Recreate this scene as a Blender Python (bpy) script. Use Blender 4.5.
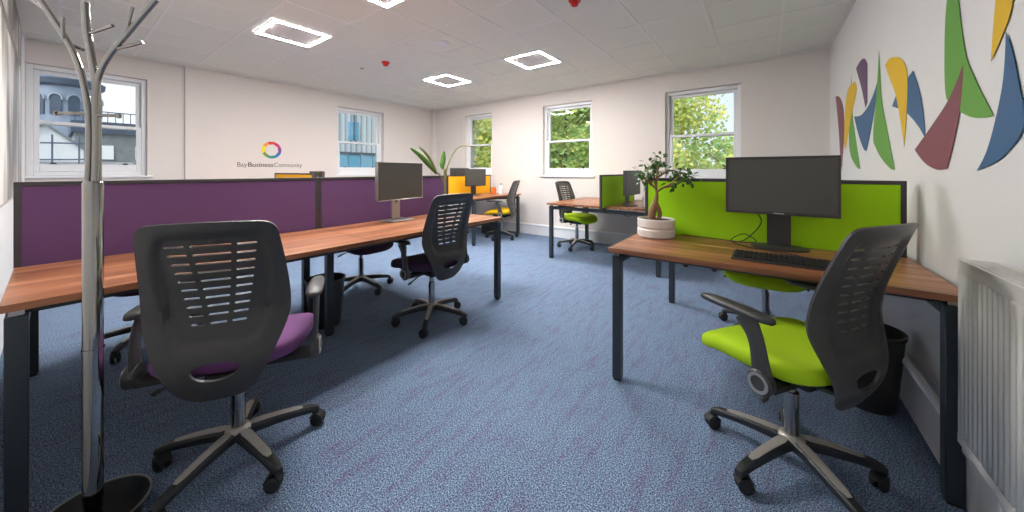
import bpy, bmesh, math, random
from mathutils import Vector, Matrix
from mathutils.geometry import delaunay_2d_cdt
C = bpy.context.scene
for o in list(bpy.data.objects): bpy.data.objects.remove(o)
col = C.collection
PI = math.pi
R = math.radians

# ---------------------------------------------------------------- camera, world, exposure
cam = bpy.data.objects.new('camera', bpy.data.cameras.new('camera'))
col.objects.link(cam); C.camera = cam
cam.data.sensor_fit = 'HORIZONTAL'; cam.data.sensor_width = 36
cam.data.lens = 341.5/1024*36
cam.location = (0, 0, 1.15)
cam.rotation_euler = (R(90), 0, R(36.6))
cam.data.shift_y = -(256-170.5)/1024
cam.data.clip_start = 0.02; cam.data.clip_end = 400

w = bpy.data.worlds.new('sky'); C.world = w; w.use_nodes = True
nt = w.node_tree; bg = nt.nodes['Background']
tc = nt.nodes.new('ShaderNodeTexCoord'); sp = nt.nodes.new('ShaderNodeSeparateXYZ')
ns = nt.nodes.new('ShaderNodeTexNoise'); ns.inputs['Scale'].default_value = 2.2; ns.inputs['Detail'].default_value = 5
rp = nt.nodes.new('ShaderNodeValToRGB')
rp.color_ramp.elements[0].position = 0.0; rp.color_ramp.elements[0].color = (0.80, 0.88, 0.97, 1)
rp.color_ramp.elements[1].position = 0.8; rp.color_ramp.elements[1].color = (0.55, 0.72, 0.95, 1)
mx = nt.nodes.new('ShaderNodeMix'); mx.data_type = 'RGBA'
mx.inputs[7].default_value = (0.92, 0.95, 1.0, 1)
cr = nt.nodes.new('ShaderNodeMapRange'); cr.inputs[1].default_value = .42; cr.inputs[2].default_value = .62
nt.links.new(tc.outputs['Generated'], sp.inputs[0]); nt.links.new(sp.outputs['Z'], rp.inputs[0])
nt.links.new(tc.outputs['Generated'], ns.inputs['Vector']); nt.links.new(ns.outputs[0], cr.inputs[0])
nt.links.new(cr.outputs[0], mx.inputs[0]); nt.links.new(rp.outputs[0], mx.inputs[6])
nt.links.new(mx.outputs[2], bg.inputs[0]); bg.inputs[1].default_value = 1.25

sun = bpy.data.objects.new('sun', bpy.data.lights.new('sun', 'SUN')); col.objects.link(sun)
sun.data.energy = 5.0; sun.data.angle = R(25); sun.data.color = (1, .97, .92)
sun.rotation_euler = (R(40), 0, R(20))          # weak veiled sun, from behind the building onto the trees

LED = 400.0                                       # emission of the LED frames in the ceiling
C.view_settings.view_transform = 'Standard'; C.view_settings.look = 'None'
C.view_settings.gamma = 1; C.view_settings.use_curve_mapping = False
C.view_settings.exposure = 0.0

# ---------------------------------------------------------------- materials
MATS = {}
def srgb(r, g, b):
    f = lambda c: (c/255/12.92) if c/255 <= .04045 else ((c/255+.055)/1.055)**2.4
    return (f(r), f(g), f(b), 1)
def mat(name, rgb, rough=.5, metal=0, var=.06, scale=30, bump=0, bscale=200, emit=0, spec=.5, stretch=None, coat=0):
    """procedural material: colour broken by noise, optional fine bump"""
    m = bpy.data.materials.new(name); m.use_nodes = True; n = m.node_tree; p = n.nodes['Principled BSDF']
    c = srgb(*rgb)
    t = n.nodes.new('ShaderNodeTexCoord'); no = n.nodes.new('ShaderNodeTexNoise')
    no.inputs['Scale'].default_value = scale; no.inputs['Detail'].default_value = 4
    mp = n.nodes.new('ShaderNodeMapping'); n.links.new(t.outputs['Object'], mp.inputs[0])
    if stretch: mp.inputs['Scale'].default_value = stretch
    n.links.new(mp.outputs[0], no.inputs['Vector'])
    mi = n.nodes.new('ShaderNodeMix'); mi.data_type = 'RGBA'
    mi.inputs[6].default_value = tuple(max(0, v*(1-var)) for v in c[:3])+(1,)
    mi.inputs[7].default_value = tuple(min(1, v*(1+var)) for v in c[:3])+(1,)
    n.links.new(no.outputs[0], mi.inputs[0]); n.links.new(mi.outputs[2], p.inputs['Base Color'])
    p.inputs['Roughness'].default_value = rough; p.inputs['Metallic'].default_value = metal
    p.inputs['Specular IOR Level'].default_value = spec
    if coat: p.inputs['Coat Weight'].default_value = coat; p.inputs['Coat Roughness'].default_value = .15
    if bump:
        b = n.nodes.new('ShaderNodeBump'); b.inputs['Strength'].default_value = bump; b.inputs['Distance'].default_value = .002
        n2 = n.nodes.new('ShaderNodeTexNoise'); n2.inputs['Scale'].default_value = bscale
        n.links.new(t.outputs['Object'], n2.inputs['Vector'])
        n.links.new(n2.outputs[0], b.inputs['Height']); n.links.new(b.outputs[0], p.inputs['Normal'])
    if emit:
        p.inputs['Emission Color'].default_value = (1, .975, .945, 1); p.inputs['Emission Strength'].default_value = emit
    MATS[name] = m; return m
M = MATS
mat('wall', (220, 213, 209), .75, var=.02, scale=3, bump=.15, bscale=120)
mat('wall_white', (226, 226, 226), .5, var=.02, scale=3)
mat('white_gloss', (232, 234, 238), .3, var=.02)
mat('ceiling_tile', (226, 228, 222), .9, var=.03, scale=60, bump=.3, bscale=150)
mat('ceiling_grid', (232, 232, 232), .5, var=.01)
mat('lamp_centre', (200, 196, 196), .8, var=.01)
mat('led', (255, 250, 245), .5, emit=LED, var=0)
mat('red', (190, 20, 22), .4)
mat('black_plastic', (58, 57, 57), .38, var=.1, bump=.25, bscale=700)
mat('black_soft', (30, 30, 32), .6, var=.1)
mat('black_metal', (38, 41, 44), .4, .0, var=.08)
mat('leg_metal', (52, 60, 66), .35, .15, var=.05)
mat('dark_frame', (66, 63, 66), .45, .2, var=.05)
mat('chrome', (156, 154, 151), .06, 1, var=.03)
mat('brushed', (176, 172, 166), .38, .35, var=.1, scale=80)
mat('silver', (178, 176, 172), .35, .7, var=.04)
mat('display', (78, 77, 73), .36, var=.03, scale=2)
mat('fabric_purple', (112, 66, 118), .9, var=.12, scale=300, bump=.4, bscale=900)
mat('fabric_plum', (62, 36, 66), .9, var=.12, scale=300, bump=.4, bscale=900)
mat('screen_purple', (102, 68, 112), .9, var=.08, scale=250, bump=.3, bscale=900)
mat('fabric_green', (178, 218, 14), .85, var=.06, scale=300, bump=.4, bscale=900)
mat('screen_green', (172, 232, 10), .85, var=.05, scale=250, bump=.3, bscale=900)
mat('fabric_yellow', (250, 198, 4), .85, var=.05, scale=300, bump=.4, bscale=900)
mat('screen_yellow', (250, 182, 6), .85, var=.05, scale=250, bump=.3, bscale=900)
mat('radiator', (232, 230, 224), .38, var=.02)
mat('pot', (226, 218, 212), .5, var=.03, bump=.1)
mat('soil', (58, 44, 36), .95, var=.4, scale=120, bump=1, bscale=150)
mat('bonsai_bark', (150, 112, 78), .7, var=.25, scale=25, bump=.6, bscale=60)
mat('leaf_dark', (72, 118, 52), .45, var=.4, scale=18)
mat('leaf_banana', (78, 124, 46), .45, var=.3, scale=12)
mat('stem_green', (128, 134, 84), .5, var=.2)
mat('orange', (226, 110, 40), .4); mat('mug_white', (235, 235, 232), .3); mat('bottle_green', (70, 140, 70), .3)
mat('grey_text', (92, 88, 92), .5); mat('dark_text', (62, 56, 66), .5)
mat('stone', (126, 138, 156), .9, var=.45, scale=.5, bump=.5, bscale=2)
mat('stone_dark', (70, 82, 100), .9, var=.4, scale=.8)
mat('render_white', (232, 234, 236), .8, var=.03, scale=.5)
mat('slate', (120, 124, 128), .7, var=.4, scale=2, bump=.5, bscale=3)
mat('scaffold', (84, 100, 120), .5, .3)
mat('clad_white', (222, 228, 232), .5, var=.06, scale=2)
mat('clad_rib', (150, 162, 172), .5); mat('blue_glass', (120, 176, 208), .15, var=.25, scale=1.5)
mat('bark', (92, 80, 66), .9, var=.3, scale=5)
mat('grass', (96, 110, 60), .95, var=.3, scale=2)
for k, c in dict(maroon=(126, 62, 78), green=(94, 158, 56), yellow=(226, 184, 10), purple=(96, 64, 104), blue=(44, 92, 136)).items():
    mat('vinyl_'+k, c, .5, var=.02)
for k, c in dict(red=(214, 52, 52), magenta=(196, 32, 112), violet=(120, 60, 140), blue=(34, 110, 180), teal=(30, 140, 130), green=(110, 150, 40), yellow=(232, 208, 20), orange=(236, 140, 20)).items():
    mat('logo_'+k, c, .5, var=.01)

def nodes(m): return m.node_tree.nodes, m.node_tree.links
def carpet():
    m = bpy.data.materials.new('carpet'); m.use_nodes = True; n, l = nodes(m); p = n['Principled BSDF']
    t = n.new('ShaderNodeTexCoord')
    def noise(scale, detail=2, rough=.5, st=(1, 1, 1)):
        mp = n.new('ShaderNodeMapping'); mp.inputs['Scale'].default_value = st; l.new(t.outputs['Object'], mp.inputs[0])
        a = n.new('ShaderNodeTexNoise'); a.inputs['Scale'].default_value = scale; a.inputs['Detail'].default_value = detail
        a.inputs['Roughness'].default_value = rough; l.new(mp.outputs[0], a.inputs['Vector']); return a.outputs[0]
    def ramp(src, stops):
        r = n.new('ShaderNodeValToRGB'); e = r.color_ramp.elements
        e[0].position, e[0].color = stops[0]; e[1].position, e[1].color = stops[-1]
        for pos, c in stops[1:-1]: x = e.new(pos); x.color = c
        l.new(src, r.inputs[0]); return r.outputs[0]
    fine = ramp(noise(190, 2, .8), [(.34, srgb(30, 42, 62)), (.46, srgb(82, 106, 138)), (.56, srgb(136, 158, 186)), (.68, srgb(198, 214, 226))])
    purp = ramp(noise(190, 2, .8, (1, 1, 1)), [(.36, srgb(52, 40, 66)), (.64, srgb(142, 130, 168))])
    stripe = ramp(noise(9, 4, .6, (2.6, .55, 1)), [(.47, (0, 0, 0, 1)), (.66, (1, 1, 1, 1))])
    fleck = ramp(noise(60, 2, .6), [(.34, (0, 0, 0, 1)), (.66, (1, 1, 1, 1))])
    mm = n.new('ShaderNodeMath'); mm.operation = 'MULTIPLY'; l.new(stripe, mm.inputs[0]); l.new(fleck, mm.inputs[1])
    a = n.new('ShaderNodeMix'); a.data_type = 'RGBA'; l.new(mm.outputs[0], a.inputs[0]); l.new(fine, a.inputs[6]); l.new(purp, a.inputs[7])
    l.new(a.outputs[2], p.inputs['Base Color']); p.inputs['Roughness'].default_value = .95; p.inputs['Specular IOR Level'].default_value = .1
    b = n.new('ShaderNodeBump'); b.inputs['Strength'].default_value = .6; b.inputs['Distance'].default_value = .003
    l.new(noise(260, 2), b.inputs['Height']); l.new(b.outputs[0], p.inputs['Normal'])
    M['carpet'] = m
carpet()
def wood(name, st):
    m = bpy.data.materials.new(name); m.use_nodes = True; n, l = nodes(m); p = n['Principled BSDF']
    t = n.new('ShaderNodeTexCoord'); mp = n.new('ShaderNodeMapping'); mp.inputs['Scale'].default_value = st
    l.new(t.outputs['Object'], mp.inputs[0])
    a = n.new('ShaderNodeTexNoise'); a.inputs['Scale'].default_value = 2.2; a.inputs['Detail'].default_value = 6; a.inputs['Roughness'].default_value = .62
    l.new(mp.outputs[0], a.inputs['Vector'])
    r = n.new('ShaderNodeValToRGB'); e = r.color_ramp.elements
    e[0].position = .30; e[0].color = srgb(90, 52, 34); e[1].position = .72; e[1].color = srgb(204, 146, 108)
    x = e.new(.5); x.color = srgb(152, 96, 64)
    l.new(a.outputs[0], r.inputs[0]); l.new(r.outputs[0], p.inputs['Base Color'])
    p.inputs['Roughness'].default_value = .34; p.inputs['Specular IOR Level'].default_value = .5
    M[name] = m
wood('wood_x', (.7, 9, 9)); wood('wood_y', (9, .7, 9))
def glass():
    m = bpy.data.materials.new('glass'); m.use_nodes = True; n, l = nodes(m)
    for x in list(n): n.remove(x)
    o = n.new('ShaderNodeOutputMaterial'); tr = n.new('ShaderNodeBsdfTransparent'); tr.inputs[0].default_value = (.97, .985, .985, 1)
    g = n.new('ShaderNodeBsdfGlossy'); g.inputs['Roughness'].default_value = .02
    f = n.new('ShaderNodeFresnel'); f.inputs[0].default_value = 1.45
    s = n.new('ShaderNodeMixShader'); l.new(f.outputs[0], s.inputs[0]); l.new(tr.outputs[0], s.inputs[1]); l.new(g.outputs[0], s.inputs[2])
    l.new(s.outputs[0], o.inputs[0]); M['glass'] = m
glass()
def leafmat(name, cols):
    m = bpy.data.materials.new(name); m.use_nodes = True; n, l = nodes(m); p = n['Principled BSDF']
    g = n.new('ShaderNodeNewGeometry'); r = n.new('ShaderNodeValToRGB'); r.color_ramp.interpolation = 'LINEAR'
    e = r.color_ramp.elements; k = len(cols)
    e[0].position = 0; e[0].color = srgb(*cols[0]); e[1].position = 1; e[1].color = srgb(*cols[-1])
    for i in range(1, k-1): x = e.new(i/(k-1)); x.color = srgb(*cols[i])
    l.new(g.outputs['Random Per Island'], r.inputs[0]); l.new(r.outputs[0], p.inputs['Base Color'])
    p.inputs['Roughness'].default_value = .6; p.inputs['Specular IOR Level'].default_value = .2
    tl = n.new('ShaderNodeBsdfTranslucent'); l.new(r.outputs[0], tl.inputs[0]); ms = n.new('ShaderNodeMixShader'); ms.inputs[0].default_value = .45
    o_ = n['Material Output']; l.new(p.outputs[0], ms.inputs[1]); l.new(tl.outputs[0], ms.inputs[2]); l.new(ms.outputs[0], o_.inputs[0])
    M[name] = m
leafmat('leaf_gold', [(120, 160, 90), (236, 222, 120), (150, 190, 110), (246, 236, 150), (176, 200, 120), (214, 216, 130)])
leafmat('leaf_mid', [(130, 176, 110), (198, 212, 134), (150, 194, 130), (236, 228, 140), (112, 158, 104)])
leafmat('leaf_cool', [(130, 172, 136), (168, 202, 156), (142, 184, 150), (200, 220, 172), (122, 160, 130)])

# ---------------------------------------------------------------- helpers
def obj(name, bm, m, parent=None, loc=None, smooth=None, bevel=0, mats=None):
    me = bpy.data.meshes.new(name); bm.to_mesh(me); bm.free()
    o = bpy.data.objects.new(name, me); col.objects.link(o)
    for x in (mats or [m]): me.materials.append(M[x] if isinstance(x, str) else x)
    me.shade_smooth()
    if not smooth: me.set_sharp_from_angle(angle=R(32))
    if parent: o.parent = parent
    if loc: o.location = loc
    if bevel:
        b = o.modifiers.new('bevel', 'BEVEL'); b.width = bevel; b.segments = 2; b.limit_method = 'ANGLE'; b.angle_limit = R(40)
    return o
def thing(name, label, cat, loc=(0, 0, 0), rz=0, group=None):
    o = bpy.data.objects.new(name, None); col.objects.link(o); o.empty_display_size = .05
    o.location = loc; o.rotation_euler = (0, 0, rz); o['label'] = label; o['category'] = cat
    if group: o['group'] = group
    return o
def tag(o, label, cat, group=None, kind=None):
    o['label'] = label; o['category'] = cat
    if group: o['group'] = group
    if kind: o['kind'] = kind
    return o
def struct(o): o['kind'] = 'structure'; return o
def NB(): return bmesh.new()
def box(bm, x0, x1, y0, y1, z0, z1, mi=0):
    v = [bm.verts.new((x, y, z)) for x in (x0, x1) for y in (y0, y1) for z in (z0, z1)]
    for f in ((0, 1, 3, 2), (4, 6, 7, 5), (0, 4, 5, 1), (2, 3, 7, 6), (0, 2, 6, 4), (1, 5, 7, 3)):
        bm.faces.new([v[i] for i in f]).material_index = mi
    return bm
def B(*a): return box(NB(), *a)
def tube(bm, pts, rad, seg=12, cap=True, flat=1.0, up=None):
    """sweep a (possibly flattened) circle along pts; rad is a number or list"""
    pts = [Vector(p) for p in pts]; n = len(pts); rings = []
    ref = Vector(up) if up else None
    for i, p in enumerate(pts):
        d = (pts[min(i+1, n-1)]-pts[max(i-1, 0)]).normalized()
        if ref is None:
            a = Vector((0, 0, 1)) if abs(d.z) < .9 else Vector((1, 0, 0))
            ref = a
        u = ref-d*ref.dot(d); u.normalize(); v = d.cross(u); 
        if not up: ref = u
        r = rad[i] if isinstance(rad, (list, tuple)) else rad
        rings.append([bm.verts.new(p+(u*math.cos(2*PI*k/seg)*flat+v*math.sin(2*PI*k/seg))*r) for k in range(seg)])
    for a, b in zip(rings, rings[1:]):
        for k in range(seg): bm.faces.new((a[k], a[(k+1) % seg], b[(k+1) % seg], b[k]))
    if cap:
        bm.faces.new(rings[0][::-1]); bm.faces.new(rings[-1])
    return bm
def lathe(bm, prof, seg=32, c=(0, 0, 0), axis='z', close=False):
    rings = []
    for r, h in prof:
        ring = []
        for k in range(seg):
            a = 2*PI*k/seg; x, y = r*math.cos(a), r*math.sin(a)
            q = {'z': (x, y, h), 'y': (x, h, y), 'x': (h, x, y)}[axis]
            ring.append(bm.verts.new((q[0]+c[0], q[1]+c[1], q[2]+c[2])))
        rings.append(ring)
    prs = list(zip(rings, rings[1:]))
    if close: prs.append((rings[-1], rings[0]))
    for a, b in prs:
        for k in range(seg): bm.faces.new((a[k], a[(k+1) % seg], b[(k+1) % seg], b[k]))
    if not close:
        if prof[0][0] > 1e-6: bm.faces.new(rings[0][::-1])
        if prof[-1][0] > 1e-6: bm.faces.new(rings[-1])
    bmesh.ops.remove_doubles(bm, verts=bm.verts, dist=1e-6)
    bmesh.ops.recalc_face_normals(bm, faces=bm.faces)
    return bm
def prism(bm, poly, fn, t0, t1):
    """poly of 2D points extruded; fn(a,b,t) -> xyz"""
    n = len(poly); A = [bm.verts.new(fn(a, b, t0)) for a, b in poly]; Bv = [bm.verts.new(fn(a, b, t1)) for a, b in poly]
    bm.faces.new(A); bm.faces.new(Bv[::-1])
    for i in range(n): bm.faces.new((A[i], Bv[i], Bv[(i+1) % n], A[(i+1) % n]))
    bmesh.ops.recalc_face_normals(bm, faces=bm.faces)
    return bm
def catmull(pts, k=6, closed=False):
    P = [Vector(p) for p in pts]; n = len(P); out = []
    rng = range(n) if closed else range(n-1)
    for i in rng:
        g = (lambda j: P[j % n]) if closed else (lambda j: P[max(0, min(n-1, j))])
        a, b, c, d = g(i-1), g(i), g(i+1), g(i+2)
        for s in range(k):
            t = s/k
            out.append(.5*((2*b)+(c-a)*t+(2*a-5*b+4*c-d)*t*t+(3*b-a-3*c+d)*t**3))
    if not closed: out.append(P[-1])
    return out
def interp(x, T):
    if x <= T[0][0]: return T[0][1]
    for (a, u), (b, v) in zip(T, T[1:]):
        if x <= b: return u+(v-u)*(x-a)/(b-a)
    return T[-1][1]
def sub(o, n=1):
    s = o.modifiers.new('sub', 'SUBSURF'); s.levels = n; s.render_levels = n; return o

# ---------------------------------------------------------------- room shell
XA, XC, YB, YD, ZC = -6.12, .58, 5.20, -.19, 2.52
def wall_mesh(a0, a1, z1, holes, fn):
    """boxes around rectangular holes; fn maps (a0,a1,t0,t1,z0,z1) to a box"""
    bm = NB()
    cuts = sorted({a0, a1}|{h[0] for h in holes}|{h[1] for h in holes})
    for a, b in zip(cuts, cuts[1:]):
        hs = sorted((h[2], h[3]) for h in holes if h[0] <= a and h[1] >= b)
        z = -.02
        for h0, h1 in hs: fn(bm, a, b, z, h0); z = h1
        fn(bm, a, b, z, z1)
    return bm
TH = .26
W1 = (-.165, .70, 1.09, 2.27); W2 = (3.02, 3.93, 1.08, 2.29)
W3 = (-5.10, -4.36, 1.08, 2.30); W4 = (-3.18, -2.25, 1.06, 2.29); W5 = (-1.15, -.25, 1.04, 2.26)
floor = struct(obj('floor', B(XA-TH, XC+TH, YD-TH, YB+TH, -.2, 0), 'carpet'))
ceil = struct(obj('ceiling', B(XA-TH, XC+TH, YD-TH, YB+TH, ZC, ZC+.1), 'ceiling_tile'))
struct(obj('wall_left', wall_mesh(YD-TH, YB+TH, ZC, [W1, W2], lambda bm, a, b, z0, z1: box(bm, XA-TH, XA, a, b, z0, z1)), 'wall'))
struct(obj('wall_back', wall_mesh(XA, XC, ZC, [W3, W4, W5], lambda bm, a, b, z0, z1: box(bm, a, b, YB, YB+TH, z0, z1)), 'wall'))
struct(obj('wall_right', B(XC, XC+TH, YD-TH, YB+TH, -.02, ZC), 'wall_white'))
struct(obj('wall_near', B(XA, XC, YD-TH, YD, -.02, ZC), 'wall_white'))
# wall lining beyond the step, and boxed corner
lin = wall_mesh(1.035, YB, ZC, [W2], lambda bm, a, b, z0, z1: box(bm, XA, XA+.03, a, b, z0, z1))
struct(obj('trim_1', lin, 'wall'))
struct(obj('trim_2', B(XA+.03, XA+.15, YB-.10, YB, 0, ZC), 'wall', bevel=.004))
# T-bar grid, shadow-gap edge trims
gb = NB()
x = .12-.54*12
while x < XC: box(gb, x-.011, x+.011, YD, YB, ZC-.004, ZC+.001); x += .54
y = 4.90-.54*9
while y < YB: box(gb, XA, XC, y-.011, y+.011, ZC-.004, ZC+.001); y += .54
struct(obj('trim_3', gb, 'ceiling_grid'))
eb = NB()
box(eb, XC-.03, XC, YD, YB, ZC-.012, ZC); box(eb, XA+.03, XC, YB-.02, YB, ZC-.010, ZC); box(eb, XA+.03, XA+.05, YD, YB, ZC-.010, ZC)
struct(obj('trim_4', eb, 'ceiling_grid'))
# skirting trunking: back wall with lip and right wall with lip
def trunk(name, fn, h):
    b = NB(); fn(b, .045, 0, h-.035); fn(b, .058, h-.035, h-.008); fn(b, .03, h-.008, h)
    return struct(obj(name, b, 'white_gloss', bevel=.004))
trunk('baseboard_back', lambda b, d, z0, z1: box(b, XA+.15, XC-.06, YB-d, YB, z0, z1), .19)
trunk('baseboard_right', lambda b, d, z0, z1: box(b, XC-d*.8, XC, YD, YB, z0, z1), .23)
trunk('baseboard_left', lambda b, d, z0, z1: box(b, XA, XA+.03+d, YD, YB-.1, z0, z1), .19)
so = struct(obj('trim_5', tube(NB(), [(XC-.055, 1.93, .262), (XC-.055, 3.1, .262)], .016), 'white_gloss', smooth=True))

def window(n, rect, wall):
    a0, a1, z0, z1 = rect; wd = a1-a0
    if wall == 'B': loc, rz = (a0, YB, 0), 0
    else: loc, rz = (XA, a0, 0), R(90)
    # local x across, local +y outwards
    root = bpy.data.objects.new('window_%d' % n, None); col.objects.link(root); root.location = loc; root.rotation_euler = (0, 0, rz)
    root['kind'] = 'structure'
    off = .04; fr = .045
    b = NB()
    for (x0, x1, c0, c1) in ((0, fr, z0, z1), (wd-fr, wd, z0, z1), (fr, wd-fr, z1-fr, z1), (fr, wd-fr, z0, z0+fr)):
        box(b, x0, x1, off+.02, off+.13, c0, c1)
    obj('window_frame', b, 'white_gloss', root, bevel=.004)
    zm = z0+(z1-z0)*.485
    def sash(nm, c0, c1, y0, y1, bot, top):
        s = .04; b = NB(); x0, x1 = fr, wd-fr
        box(b, x0, x0+s, y0, y1, c0, c1); box(b, x1-s, x1, y0, y1, c0, c1)
        box(b, x0+s, x1-s, y0, y1, c0, c0+bot); box(b, x0+s, x1-s, y0, y1, c1-top, c1)
        o = obj(nm, b, 'white_gloss', root, bevel=.004)
        obj('pane', B(x0+s, x1-s, (y0+y1)/2-.002, (y0+y1)/2+.002, c0+bot, c1-top), 'glass', o)
        return o
    lo = sash('lower_sash', z0+fr, zm+.02, off+.03, off+.065, .085, .035)
    up = sash('upper_sash', zm-.02, z1-fr, off+.075, off+.11, .035, .04)
    for q in (.2, .8):
        obj('sash_lift', B(wd*q-.02, wd*q+.02, off+.012, off+.03, z0+fr+.085, z0+fr+.10), 'black_metal', root, bevel=.003)
    obj('window_sill', B(-.05, wd+.05, -.035, off+.02, z0-.022, z0+.001), 'white_gloss', root, bevel=.004)
    return root
window(1, W1, 'A'); window(2, W2, 'A'); window(3, W3, 'B'); window(4, W4, 'B'); window(5, W5, 'B')

# sockets in the trunking
for i, (x, lab) in enumerate(((-2.15, 'left'), (-1.98, 'right'))):
    r_ = thing('wall_socket', '%s of the two white double sockets under the far green desks' % lab, 'socket', (x, YB-.045, .09))
    obj('plate', B(-.072, .072, -.010, 0, -.043, .043), 'radiator', r_, bevel=.003)
    for s in (-1, 1): obj('switch', B(s*.03-.008, s*.03+.008, -.012, -.008, .012, .028), 'white_gloss', r_)

# ---------------------------------------------------------------- ceiling fittings
def led(x0, y0, lab):
    t = thing('ceiling_light', lab, 'ceiling light', (x0+.27, y0+.27, ZC), 0, 'square LED frame lights in the tiled ceiling')
    h, i = .245, .222
    b = NB(); pts = [(-h, h, i, h), (-h, h, -h, -i), (-h, -i, -i, i), (i, h, -i, i)]
    for a, c, d, e in pts: box(b, a, c, d, e, -.012, -.004)
    obj('led_frame', b, 'led', t)
    obj('centre_panel', B(-i, i, -i, i, -.009, -.003), 'lamp_centre', t)
    b = NB()
    for a, c, d, e in ((-.262, .262, h, .262), (-.262, .262, -.262, -h), (-.262, -h, -h, h), (h, .262, -h, h)): box(b, a, c, d, e, -.011, -.003)
    obj('trim_ring', b, 'white_gloss', t)
led(-4.07, 1.17, 'lit square light frame in the ceiling, nearest the coat stand')
led(-4.15, 3.31, 'lit square light frame in the ceiling, farthest, nearest the far left corner')
led(-2.58, 3.28, 'lit square light frame in the ceiling in front of the middle back window')
led(-2.56, 1.15, 'lit square light frame cut off by the top edge of the view')
def detector(x, y, lab):
    t = thing('smoke_detector', lab, 'detector', (x, y, ZC))
    obj('base', lathe(NB(), [(.001, -.0015), (.048, -.0015), (.05, -.008), (.045, -.016), (.001, -.016)]), 'red', t, smooth=False)
    obj('dome', lathe(NB(), [(.032, -.016), (.034, -.03), (.026, -.048), (.010, -.055), (.001, -.055)]), 'red', t, smooth=True)
detector(-3.85, 2.51, 'red detector on the ceiling between the two left lights')
detector(-1.23, 2.50, 'red detector on the ceiling at the top edge of the view')
t = thing('ceiling_speaker', 'round pale blue-white speaker set in the ceiling tiles', 'speaker', (-2.80, 2.50, ZC))
obj('rim', lathe(NB(), [(.001, -.002), (.095, -.002), (.098, -.006), (.09, -.010), (.001, -.010)]), 'white_gloss', t)
obj('grille', lathe(NB(), [(.001, -.010), (.082, -.010), (.080, -.014), (.001, -.016)]), 'clad_white', t)
t = thing('ceiling_sensor', 'tiny grey dot sensor on the ceiling beyond the left red detector', 'sensor', (-4.33, 2.47, ZC))
obj('body', lathe(NB(), [(.001, -.001), (.022, -.001), (.022, -.01), (.012, -.018), (.001, -.018)]), 'silver', t)

# ---------------------------------------------------------------- wall decoration
DEC = [('maroon', [(4.820, 1.913), (4.588, 1.869), (4.379, 1.735), (4.321, 1.530), (4.379, 1.354), (4.460, 1.151), (4.545, 1.287), (4.633, 1.560)], 'slim maroon sail shape, farthest along the right wall'),
('green', [(4.003, 1.942), (3.955, 1.624), (3.863, 1.454), (3.665, 1.163), (3.789, 1.176), (4.052, 1.287), (4.120, 1.476), (4.069, 1.706)], 'narrow green sail shape partly behind the far yellow one'),
('yellow', [(3.987, 1.873), (3.860, 1.868), (3.789, 1.805), (3.833, 1.740), (4.019, 1.600), (4.264, 1.331), (4.340, 1.388), (4.302, 1.635), (4.227, 1.805), (4.103, 1.870)], 'curved yellow sail shape next to the slim maroon one'),
('purple', [(3.818, 1.963), (3.652, 1.984), (3.525, 1.964), (3.442, 1.906), (3.442, 1.632), (3.501, 1.603), (3.613, 1.753), (3.761, 1.904)], 'purple round-topped sail shape on the right wall'),
('blue', [(3.179, 1.716), (3.198, 1.624), (3.331, 1.433), (3.465, 1.290), (3.562, 1.312), (3.747, 1.443), (3.893, 1.590), (3.652, 1.568), (3.442, 1.596), (3.289, 1.652)], 'small blue hooked shape below the purple one'),
('green', [(3.132, 1.910), (3.095, 1.728), (3.060, 1.576), (2.934, 1.371), (2.798, 1.153), (2.895, 1.164), (3.104, 1.239), (3.268, 1.336), (3.268, 1.427), (3.189, 1.647)], 'pointed green sail shape just right of the small blue hook'),
('blue', [(2.505, 1.638), (2.441, 1.559), (2.381, 1.448), (2.343, 1.293), (2.426, 1.354), (2.533, 1.413), (2.651, 1.463), (2.849, 1.515), (2.770, 1.565), (2.651, 1.601)], 'blue sail shape behind the middle yellow one'),
('yellow', [(2.991, 1.788), (2.879, 1.798), (2.716, 1.756), (2.608, 1.679), (2.584, 1.578), (2.608, 1.403), (2.639, 1.274), (2.696, 1.413), (2.784, 1.574), (2.895, 1.685)], 'yellow blade shape in the middle of the right wall'),
('green', [(2.055, 1.98), (1.969, 1.600), (1.876, 1.450), (1.772, 1.325), (1.812, 1.322), (1.903, 1.334), (1.991, 1.364), (2.072, 1.409), (2.125, 1.451), (2.138, 1.599), (2.121, 1.80)], 'largest green sail shape high on the right wall'),
('maroon', [(1.972, 1.537), (1.981, 1.458), (2.006, 1.362), (2.055, 1.256), (2.114, 1.157), (2.221, 1.155), (2.353, 1.186), (2.478, 1.250), (2.263, 1.346), (2.089, 1.434)], 'large maroon sail shape overlapping the big green one'),
('yellow', [(1.735, 1.80), (1.628, 1.76), (1.671, 1.624), (1.711, 1.569), (1.784, 1.497), (1.768, 1.612)], 'yellow spike shape cut off by the top of the view'),
('blue', [(1.697, 1.564), (1.661, 1.485), (1.629, 1.383), (1.605, 1.300), (1.624, 1.251), (1.669, 1.218), (1.743, 1.180), (1.873, 1.149), (1.812, 1.209), (1.761, 1.298), (1.713, 1.423)], 'large blue sail shape nearest the radiator')]
def smooth_poly(P, lim=50):
    n = len(P); V = [Vector((a, b, 0)) for a, b in P]; corner = []
    for i in range(n):
        d0 = V[i]-V[i-1]; d1 = V[(i+1) % n]-V[i]
        corner.append(math.degrees(d0.angle(d1)) > lim)
    if not any(corner): return [(v.x, v.y) for v in catmull(P and [(a, b, 0) for a, b in P], 5, True)]
    k0 = corner.index(True); idx = [(k0+j) % n for j in range(n+1)]; out = []; seg = [idx[0]]
    for j in idx[1:]:
        seg.append(j)
        if corner[j]:
            out += [(v.x, v.y) for v in catmull([V[q] for q in seg], 5)[:-1]]; seg = [j]
    return out
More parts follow.
